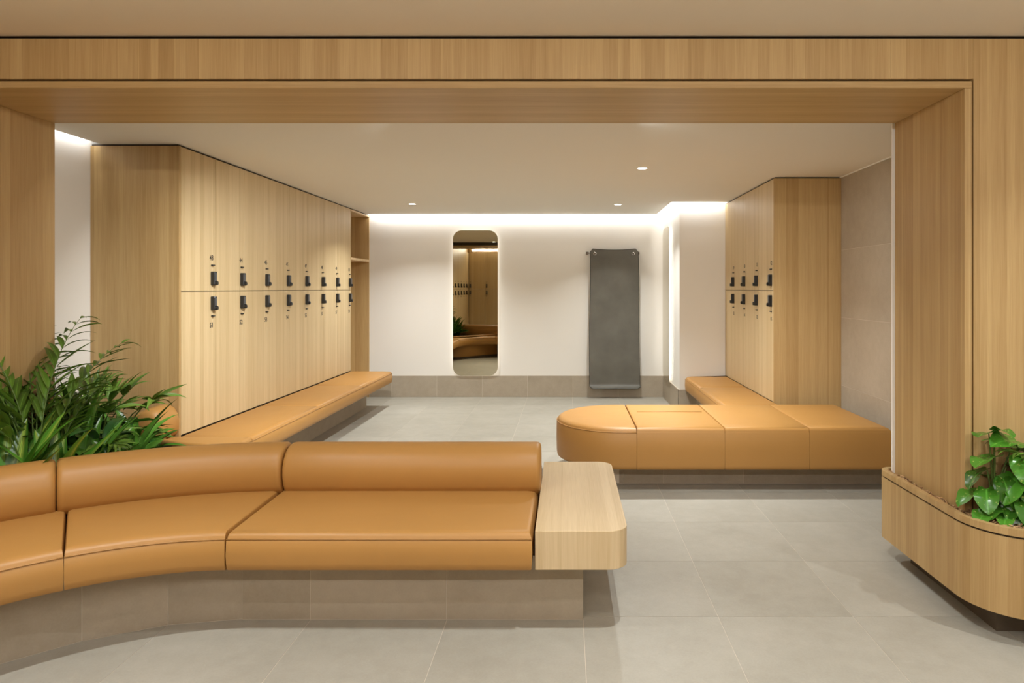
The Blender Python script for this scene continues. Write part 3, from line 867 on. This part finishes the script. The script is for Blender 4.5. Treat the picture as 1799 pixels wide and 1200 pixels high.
# ------------------------------------------------------------------ right planter around the pillar
pl = empty('planter_box', (2.4, 3.1, 0), 'low oak planter box with rounded corner, wrapped around the right pillar', 'planter')
PX, PY0, PY1, PXR = 1.703, 2.669, 3.665, 3.19
out = rrect(PX, PXR, PY0, PY1, (.26, 0, 0, .075))
RW = 0.028
ind = [RW] * len(out)
inn = rrect(PX + RW, PXR - RW, PY0 + RW, PY1 - RW, (.26 - RW, 0, 0, .075 - RW))
def ringwall(a, c, z0, z1):
    mb = MB(); n = len(a); assert n == len(c)
    mb.v = [(p[0], p[1], z0) for p in a] + [(p[0], p[1], z1) for p in a] + [(p[0], p[1], z1) for p in c] + [(p[0], p[1], z0) for p in c]
    for k in range(n):
        q = (k + 1) % n
        for r in range(4): mb.f.append((r * n + k, r * n + q, ((r + 1) % 4) * n + q, ((r + 1) % 4) * n + k))
    return mb
part(ringwall(out, inn, 0.449, 0.478), 'rim', M_WX if False else M_WVN, pl, auto=30)
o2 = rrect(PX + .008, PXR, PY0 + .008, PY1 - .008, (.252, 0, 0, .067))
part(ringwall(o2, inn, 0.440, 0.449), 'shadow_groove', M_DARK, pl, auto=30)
part(ringwall(out, inn, 0.118, 0.440), 'box_wall', M_WVN, pl, auto=30)
part(MB().prism(o2, 0.119, 0.14), 'bottom', M_DARK, pl)
kk = rrect(PX + .125, PXR, PY0 + .167, PY1 - .12, (0.001, 0, 0, 0))
part(MB().prism(kk, 0.0, 0.119), 'kick_base', M_KICK, pl)
part(MB().prism(inn, 0.14, 0.449), 'soil', M_SOIL, pl)
# bark chips
random.seed(7)
mb = MB()
def inside(px_, py_):
    if px_ < PX + RW + .004 or py_ < PY0 + RW + .004 or py_ > PY1 - RW - .004: return False
    if px_ < PX + .26 and py_ < PY0 + .26 and math.hypot(px_ - PX - .26, py_ - PY0 - .26) > .26 - RW - .006: return False
    if px_ > XJR - .004 and py_ > Y1 - .012 and py_ < Y2 + .004: return False
    return px_ < 2.9
cnt = 0
while cnt < 5200:
    x, y = random.uniform(PX, 2.9), random.uniform(PY0, PY1)
    if not inside(x, y): continue
    if x > 2.35 and random.random() < .5: continue
    cnt += 1
    L = random.uniform(.010, .028); w2 = random.uniform(.004, .010); th = random.uniform(.0015, .004)
    R = Euler((random.gauss(0, .45), random.gauss(0, .35), random.uniform(0, 6.28))).to_matrix()
    c0 = Vector((x, y, 0.449 + random.random() ** 1.3 * .026))
    n = len(mb.v)
    for sx, sy, sz in ((-1, -1, -1), (1, -.7, -1), (1, .7, -1), (-1, 1, -1), (-.9, -1, 1), (.9, -.6, 1), (1, .6, 1), (-1, .9, 1)):
        mb.v.append(c0 + R @ Vector((sx * L / 2, sy * w2 / 2, sz * th / 2)))
    mb.f += [tuple(n + i for i in q) for q in ((0, 3, 2, 1), (4, 5, 6, 7), (0, 1, 5, 4), (1, 2, 6, 5), (2, 3, 7, 6), (3, 0, 4, 7))]
mu = MB(); mu.v = mb.v; mu.f = mb.f
me = bpy.data.meshes.new('bark'); me.from_pydata([tuple(v) for v in mb.v], [], mb.f)
o = link('bark_mulch', me, M_CHIP); setp(o, pl); o['kind'] = 'stuff'

# ------------------------------------------------------------------ left raised bed behind the bench
bed = empty('planting_bed', (-2.6, 3.9, 0), 'dark soil planting bed between the curved bench and the left wall', 'planter')
bpts = [pol(1.735, a) for a in (4, 12, 20, 28, 36, 44, 50)] + [(-2.74, 2.975), (-2.74, 3.62), (-3.26, 3.62), (-3.26, 4.56), (-2.99, 4.56)]
bk = [(p[0] - 0.012 * 0, p[1] - 0.018) for p in back]
bpts2 = [(p[0], p[1]) for p in bpts] + [(p[0] - .01, p[1] - .02) for p in back[:-2]]
bpts2 = bpts2[::-1]
part(MB().prism(bpts2, 0.0, 0.36), 'bed_box', M_KICK, bed)
part(MB().prism(inset(bpts2, [0.004] * len(bpts2)), 0.36, 0.44), 'soil', M_SOIL, bed)

# ------------------------------------------------------------------ plants
def leaf_mesh(L, Wd, shape='strap', droop=0.3, fold=0.25, n=10, wave=0.0, up=0.0, seed=0):
    """leaf along +x, surface facing +z, base at the origin; droop = total bend in radians"""
    rnd = random.Random(seed)
    vs, fs, uvs = [], [], []
    x = z = 0.0
    tw = rnd.uniform(-.25, .25)
    for i in range(n + 1):
        t = i / n
        if shape == 'strap': w_ = Wd * (math.sin(math.pi * min(1, t ** .55 * .98 + .02)) ** .75) * (1 - .1 * t) if t < 1 else 0.0
        elif shape == 'lance': w_ = Wd * math.sin(math.pi * t ** .8) ** 1.1 + (0.004 if t < .05 else 0)
        elif shape == 'heart':
            w_ = Wd * (math.sqrt(max(0, 1 - ((t - .33) / .67) ** 2)) if t > .33 else math.sqrt(max(0, 1 - ((t - .33) / .40) ** 2)))
            if t > .5: w_ *= 1 - .45 * ((t - .5) / .5) ** 1.5
        elif shape == 'oval': w_ = Wd * math.sin(math.pi * t ** .85) ** .8
        else: w_ = Wd * math.sin(math.pi * t ** .6) ** .6
        w_ = max(w_, 0.0) / 2
        ang = up - droop * (t ** 1.4)
        if i:
            x += L / n * math.cos(ang); z += L / n * math.sin(ang)
        f = fold * w_ + wave * math.sin(t * 11 + seed) * w_
        back_x = -0.10 * L if (shape == 'heart' and i == 0) else 0
        c, s = math.cos(tw * t), math.sin(tw * t)
        for k, (yy, zz) in enumerate(((-w_, f), (-w_ * .5, f * .42), (0, 0), (w_ * .5, f * .42), (w_, f))):
            vs.append((x + (back_x if k != 2 else 0) - zz * math.sin(ang), yy * c - zz * s * .3, z + zz * math.cos(ang) + yy * s))
            uvs.append((k / 4, t))
    for i in range(n):
        for k in range(4):
            a = i * 5 + k
            fs.append((a, a + 5, a + 6, a + 1))
    me = bpy.data.meshes.new('leaf'); me.from_pydata(vs, [], fs)
    uvl = me.uv_layers.new(name='UVMap')
    for li, l in enumerate(me.loops): uvl.data[li].uv = uvs[l.vertex_index]
    me.polygons.foreach_set('use_smooth', [True] * len(me.polygons))
    return me

def place(me, name, mat, parent, loc, az, el, roll=0, sc=1.0):
    o = link(name, me, mat, parent)
    o.location = loc
    o.rotation_euler = (Matrix.Rotation(az, 4, 'Z') @ Matrix.Rotation(-el, 4, 'Y') @ Matrix.Rotation(roll, 4, 'X')).to_euler()
    o.scale = (sc, sc, sc)
    return o

STRAP = [leaf_mesh(1, .15, 'strap', d, .5, 12, .05, 0, k) for k, d in enumerate((.25, .5, .9, 1.4))]
WIDE = [leaf_mesh(1, .24, 'strap', d, .35, 12, .1, 0, 9 + k) for k, d in enumerate((.3, .7, 1.1))]
LANCE = [leaf_mesh(1, .185, 'lance', d, .35, 8, .0, 0, 20 + k) for k, d in enumerate((.2, .6, 1.0))]
OVAL = [leaf_mesh(1, .36, 'oval', d, .3, 10, .12, 0, 30 + k) for k, d in enumerate((.3, .7, 1.1, 1.5))]
HEART = [leaf_mesh(1, .80, 'heart', d, .22, 12, .10, 0, 40 + k) for k, d in enumerate((.4, .8, 1.2))]

def clump(name, loc, label, cat, meshes, mat, n, L, el, seed, group=None, az0=0, az1=2 * math.pi, mats=None, stem=0.0):
    """plant whose long leaves spring from one crown"""
    rnd = random.Random(seed)
    t = empty(name, loc, label, cat, group)
    base = MB()
    for i in range(n):
        az = az0 + (az1 - az0) * (i + rnd.random() * .8) / n
        e = rnd.uniform(*el); l_ = rnd.uniform(*L)
        h0 = rnd.uniform(0, stem)
        p = Vector((0.02 * math.cos(az), 0.02 * math.sin(az), h0))
        if stem:
            q = Vector((math.cos(az) * math.cos(e) * h0 * .45, math.sin(az) * math.cos(e) * h0 * .45, h0))
            base.tube([(0, 0, -0.01), (q * .5 + Vector((0, 0, h0 * .1))), q], [0.006, .0045, .003], 6)
            p = q
        place(rnd.choice(meshes), 'leaf', rnd.choice(mats) if mats else mat, t, p, az, e, rnd.uniform(-.4, .4), l_)
    if not stem: base.tube([(0, 0, -0.015), (0, 0, 0.05)], [0.022, 0.012], 8)
    base.build('stem' if stem else 'crown', M_STEM, t, smooth=True)
    return t

def palm(name, loc, label, n_fr, L, el, seed, mat=None, npair=11, leafL=.22, az0=0, az1=2 * math.pi, cat='palm', canes=0.0, droop=1.0, mesh=None, group=None):
    """feather palm: each frond a part, its leaflets sub-parts"""
    rnd = random.Random(seed)
    t = empty(name, loc, label, cat, group)
    for i in range(n_fr):
        az = az0 + (az1 - az0) * (i + .7 * rnd.random()) / n_fr
        e0 = rnd.uniform(*el); l_ = rnd.uniform(*L); N_ = 12
        p = Vector((.015 * math.cos(az), .015 * math.sin(az), rnd.uniform(0, canes)))
        pts = [Vector((0, 0, -.01)), p] if canes else [p]
        d_ang = []
        q = p.copy()
        path = [q.copy()]; angs_ = [e0]
        for k in range(N_):
            a = e0 - droop * ((k + 1) / N_) ** 1.6
            q = q + Vector((math.cos(az) * math.cos(a), math.sin(az) * math.cos(a), math.sin(a))) * l_ / N_
            path.append(q.copy()); angs_.append(a)
        full = ([Vector((0, 0, -.01))] if p.z > .02 else []) + path
        rad = [.005] * (len(full) - len(path)) + [.0045 - .0035 * k / N_ for k in range(N_ + 1)]
        fr = MB().tube(full, rad, 5).build('frond', M_STEM, t, smooth=True)
        for j in range(npair):
            s = .36 + .62 * j / (npair - 1)
            kf = s * N_; k0 = min(int(kf), N_ - 1); pos = path[k0].lerp(path[k0 + 1], kf - k0)
            a = angs_[k0]
            ll = leafL * (math.sin(math.pi * (.18 + .72 * s)) ** .7) * rnd.uniform(.85, 1.1) * (l_ / sum(L) * 2)
            for sd in (-1, 1):
                if j == npair - 1 and sd == 1: spreadang = .12
                else: spreadang = (1.05 - .55 * s) + rnd.uniform(-.12, .12)
                place(rnd.choice(mesh or LANCE), 'leaflet', mat or M_L_PALM, fr, pos, az + sd * spreadang, a * (.75) - rnd.uniform(.0, .3), sd * .3, ll)
    return t

def fan_palm(name, loc, label, canes, seed, mat, r=.2, nseg=7, group=None, cat='palm'):
    """lady palm: upright canes, each ending in a fan of fingers"""
    rnd = random.Random(seed)
    t = empty(name, loc, label, cat, group)
    for (dx, dy, dz, az, el) in canes:
        tip = Vector((dx, dy, dz))
        fr = MB().tube([Vector((dx * .15, dy * .15, -.01)), Vector((dx * .45, dy * .45, dz * .55)), Vector((dx * .8, dy * .8, dz * .9)), tip], [.006, .005, .004, .003], 5).build('frond', M_STEM, t, smooth=True)
        for k in range(nseg):
            a = (k / (nseg - 1) - .5) * 2.7
            place(rnd.choice(LANCE), 'leaflet', mat, fr, tip, az + a, el + .35 * math.cos(a) + rnd.uniform(-.15, .15), rnd.uniform(-.5, .5), r * rnd.uniform(.8, 1.15))
    return t

ZSO = 0.44
PG = 'plants in the bed behind the bench'
A0, A1 = -0.35, 3.7                            # directions that lead away from the bench roll
palm('feather_palm', (-2.57, 3.22, ZSO), 'tallest arching feather palm at the left edge, in front of the oak jamb', 10, (.84, 1.04), (1.34, 1.56), 4, M_L_PALM, 12, .21, droop=.95, group=PG, az0=1.35, az1=4.5)
palm('feather_palm', (-2.60, 3.34, ZSO), 'bright yellow green feather palm just right of the tallest one', 9, (.56, .72), (1.25, 1.52), 14, M_L_PALM, 11, .16, droop=1.0, group=PG, az0=1.2, az1=4.3)
fan_palm('lady_palm', (-2.74, 3.88, ZSO), 'dark lady palm low in the middle of the left bed', [
    (.10, -.04, .30, -.2, .4), (.02, .08, .34, .8, .7), (-.12, .02, .30, 2.8, .6), (.04, -.14, .20, -1.3, .2), (-.06, -.12, .26, -2.2, .4), (.0, .0, .38, 1.4, .9)], 41, M_L_DARK, .20, 8, group=PG)
palm('feather_palm', (-2.62, 3.56, ZSO), 'low dark feathery palm right below the tall palm', 11, (.30, .42), (.8, 1.4), 8, M_L_DARK, 12, .15, droop=1.3, group=PG)
palm('feather_palm', (-3.0, 3.98, ZSO), 'feathery palm close to the white wall on the left', 10, (.36, .48), (.8, 1.4), 18, M_L_DARK, 11, .14, droop=1.0, group=PG, az0=-1.6, az1=1.6)
fan_palm('lady_palm', (-2.84, 4.14, ZSO), 'dark glossy lady palm before the oak end panel', [
    (.20, -.04, .27, -.1, .25), (.05, .05, .34, .3, .7), (-.10, 0, .30, 2.6, .6), (.24, -.10, .16, -.4, -.05), (.10, -.2, .20, -1.0, .2), (-.05, -.1, .36, 1.5, .9), (.25, .02, .32, .0, .15), (-.18, -.05, .26, 3.0, .5)], 11, M_L_DARK, .20, 8, group=PG)
fan_palm('lady_palm', (-3.04, 4.30, ZSO), 'upright lady palm below the white wall, left of the end panel', [
    (.02, 0, .36, .4, 1.0), (.12, -.04, .32, -.1, .8), (-.06, 0, .34, 2.0, .9), (.0, -.15, .24, -1.3, .6), (.16, .0, .24, .2, .5)], 12, M_L_DARK, .17, 7, group=PG)
clump('sword_plant', (-2.70, 3.66, ZSO), 'upright dark green sword leaved plant right of the tall palm', 'plant', STRAP[:2], M_L_MID, 12, (.42, .60), (1.15, 1.5), 21, PG)
clump('striped_dracaena', (-2.56, 3.06, ZSO - .01), 'broad leaved plant with yellow striped leaves at the far left edge', 'plant', WIDE[:2], M_L_VAR, 11, (.38, .52), (1.0, 1.42), 22, PG, az0=A0, az1=A1)
clump('striped_dracaena', (-2.44, 3.16, ZSO - .01), 'yellow striped broad leaved plant just behind the bench roll', 'plant', WIDE[:2], M_L_VAR, 9, (.30, .44), (1.0, 1.45), 23, PG, az0=A0, az1=A1)
clump('cast_iron_plant', (-2.46, 3.36, ZSO), 'plant with long strap leaves leaning over the bed', 'plant', STRAP[:2], M_L_MID, 9, (.30, .44), (.85, 1.3), 24, PG, az0=.2, az1=3.4)
clump('cast_iron_plant', (-2.50, 3.80, ZSO), 'long leaved green plant deep at the middle of the bed', 'plant', STRAP[:3], M_L_MID, 12, (.32, .48), (.6, 1.3), 25, PG)
clump('peace_lily', (-2.42, 3.72, ZSO), 'broad leaved peace lily nearest the bolster', 'plant', OVAL[:2], M_L_MID, 10, (.20, .28), (.4, 1.2), 26, PG, stem=.10, az0=-.5, az1=4.0)
clump('peace_lily', (-2.60, 3.98, ZSO), 'glossy broad leaved plant left of the bolster', 'plant', OVAL, M_L_DARK, 16, (.15, .22), (.3, 1.1), 27, PG, stem=.16)
clump('peace_lily', (-2.74, 4.02, ZSO), 'mixed glossy plant with a few silver leaves below the lady palm', 'plant', OVAL, M_L_DARK, 16, (.15, .22), (.2, 1.2), 28, PG, stem=.20, mats=[M_L_DARK, M_L_DARK, M_L_MID, M_L_PALE])
clump('peace_lily', (-2.36, 3.58, ZSO), 'low light green leaves peeping over the bench roll', 'plant', OVAL[:2], M_L_MID, 9, (.20, .28), (.6, 1.15), 29, PG, stem=.04, az0=-.1, az1=2.8)
clump('peace_lily', (-2.84, 3.86, ZSO), 'dense dark leaf clump in the shade of the palms', 'plant', OVAL, M_L_DARK, 18, (.16, .24), (.3, 1.2), 30, PG, stem=.24, az0=-2.2, az1=1.8)
clump('peace_lily', (-2.34, 3.42, ZSO), 'short glossy leaf clump at the bench back', 'plant', OVAL, M_L_DARK, 13, (.15, .22), (.4, 1.1), 31, PG, stem=.12, az0=A0, az1=A1)
clump('peace_lily', (-2.50, 3.56, ZSO), 'dark glossy leaf clump between the strap leaved plants', 'plant', OVAL, M_L_DARK, 16, (.16, .24), (.3, 1.2), 33, PG, stem=.22)

# right planter: pothos with thick stem and a palm behind
def pothos(loc, label, spec, seed, group=None):
    rnd = random.Random(seed)
    t = empty('pothos', loc, label, 'plant', group)
    for (dx, dy, dz, az, el, s) in spec:
        p = Vector((dx, dy, dz))
        st = MB().tube([Vector((dx * .1, dy * .1, -.01)), Vector((dx * .35, dy * .35, dz * .55)), p * .9 + Vector((0, 0, .012)), p], [.006, .0045, .003, .002], 6).build('stalk', M_STEM, t, smooth=True)
        place(rnd.choice(HEART), 'leaf', M_L_POTHOS, st, p, az, el, rnd.uniform(-.35, .35), s)
    return t
D = math.radians
# image-plane azimuths: -90 looks at the camera, 180 points left
pothos((1.865, 2.915, .47), 'variegated heart leaved pothos in front of the right pillar', [
    (-.02, .00, .355, D(215), .15, .115), (.00, -.01, .37, D(290), .35, .10),
    (-.005, -.02, .26, D(205), -.05, .150), (-.03, .0, .20, D(190), -.35, .135), (-.06, .01, .10, D(185), -.25, .12),
    (-.05, -.03, .12, D(240), -.5, .12), (.01, -.05, .17, D(265), -.75, .125), (.03, -.06, .14, D(285), -.9, .12),
    (-.02, -.06, .05, D(200), -.2, .11), (-.06, -.05, .03, D(215), -.15, .10), (.04, -.07, .07, D(255), -.8, .12),
    (.06, -.08, .05, D(280), -.7, .12), (.08, -.04, .14, D(300), -.6, .14), (.05, -.02, .22, D(320), -.1, .13),
    (.08, .0, .29, D(340), .1, .15), (.02, .05, .16, D(120), .2, .12), (.12, -.05, .08, D(310), -.4, .13), (.0, -.08, .02, D(235), -.1, .09),
    (.10, -.07, .16, D(260), -.7, .13), (.06, -.06, .10, D(230), -.6, .13)], 51)
pothos((2.0, 2.90, .47), 'second heart leaved pothos cut by the right edge of the picture', [
    (-.06, -.02, .33, D(200), .2, .14), (-.03, -.04, .27, D(235), -.3, .15), (-.07, -.03, .18, D(215), -.5, .15), (-.04, -.07, .10, D(235), -.6, .14),
    (-.02, -.05, .20, D(260), -.6, .15), (.04, .0, .30, D(300), .2, .15), (.0, -.07, .06, D(255), -.5, .13), (-.08, -.05, .06, D(205), -.3, .12)], 52)
st = empty('plant_cane', (1.93, 2.925, .44), 'short brown cane standing in the right planter behind the pothos leaves', 'cane')
MB().tube([(0, 0, -.02), (.001, 0, .08), (-.001, .001, .18), (0, 0, .24), (0, 0, .245)], [.021, .020, .021, .019, .012], 12).build('cane', M_CANE, st, smooth=True)
palm('feather_palm', (2.30, 2.88, .45), 'feather palm beyond the right edge, only its leaf tips reaching in', 3, (.50, .56), (.98, 1.1), 61, M_L_DARK, 9, .15, az0=D(170), az1=D(200), droop=.8)
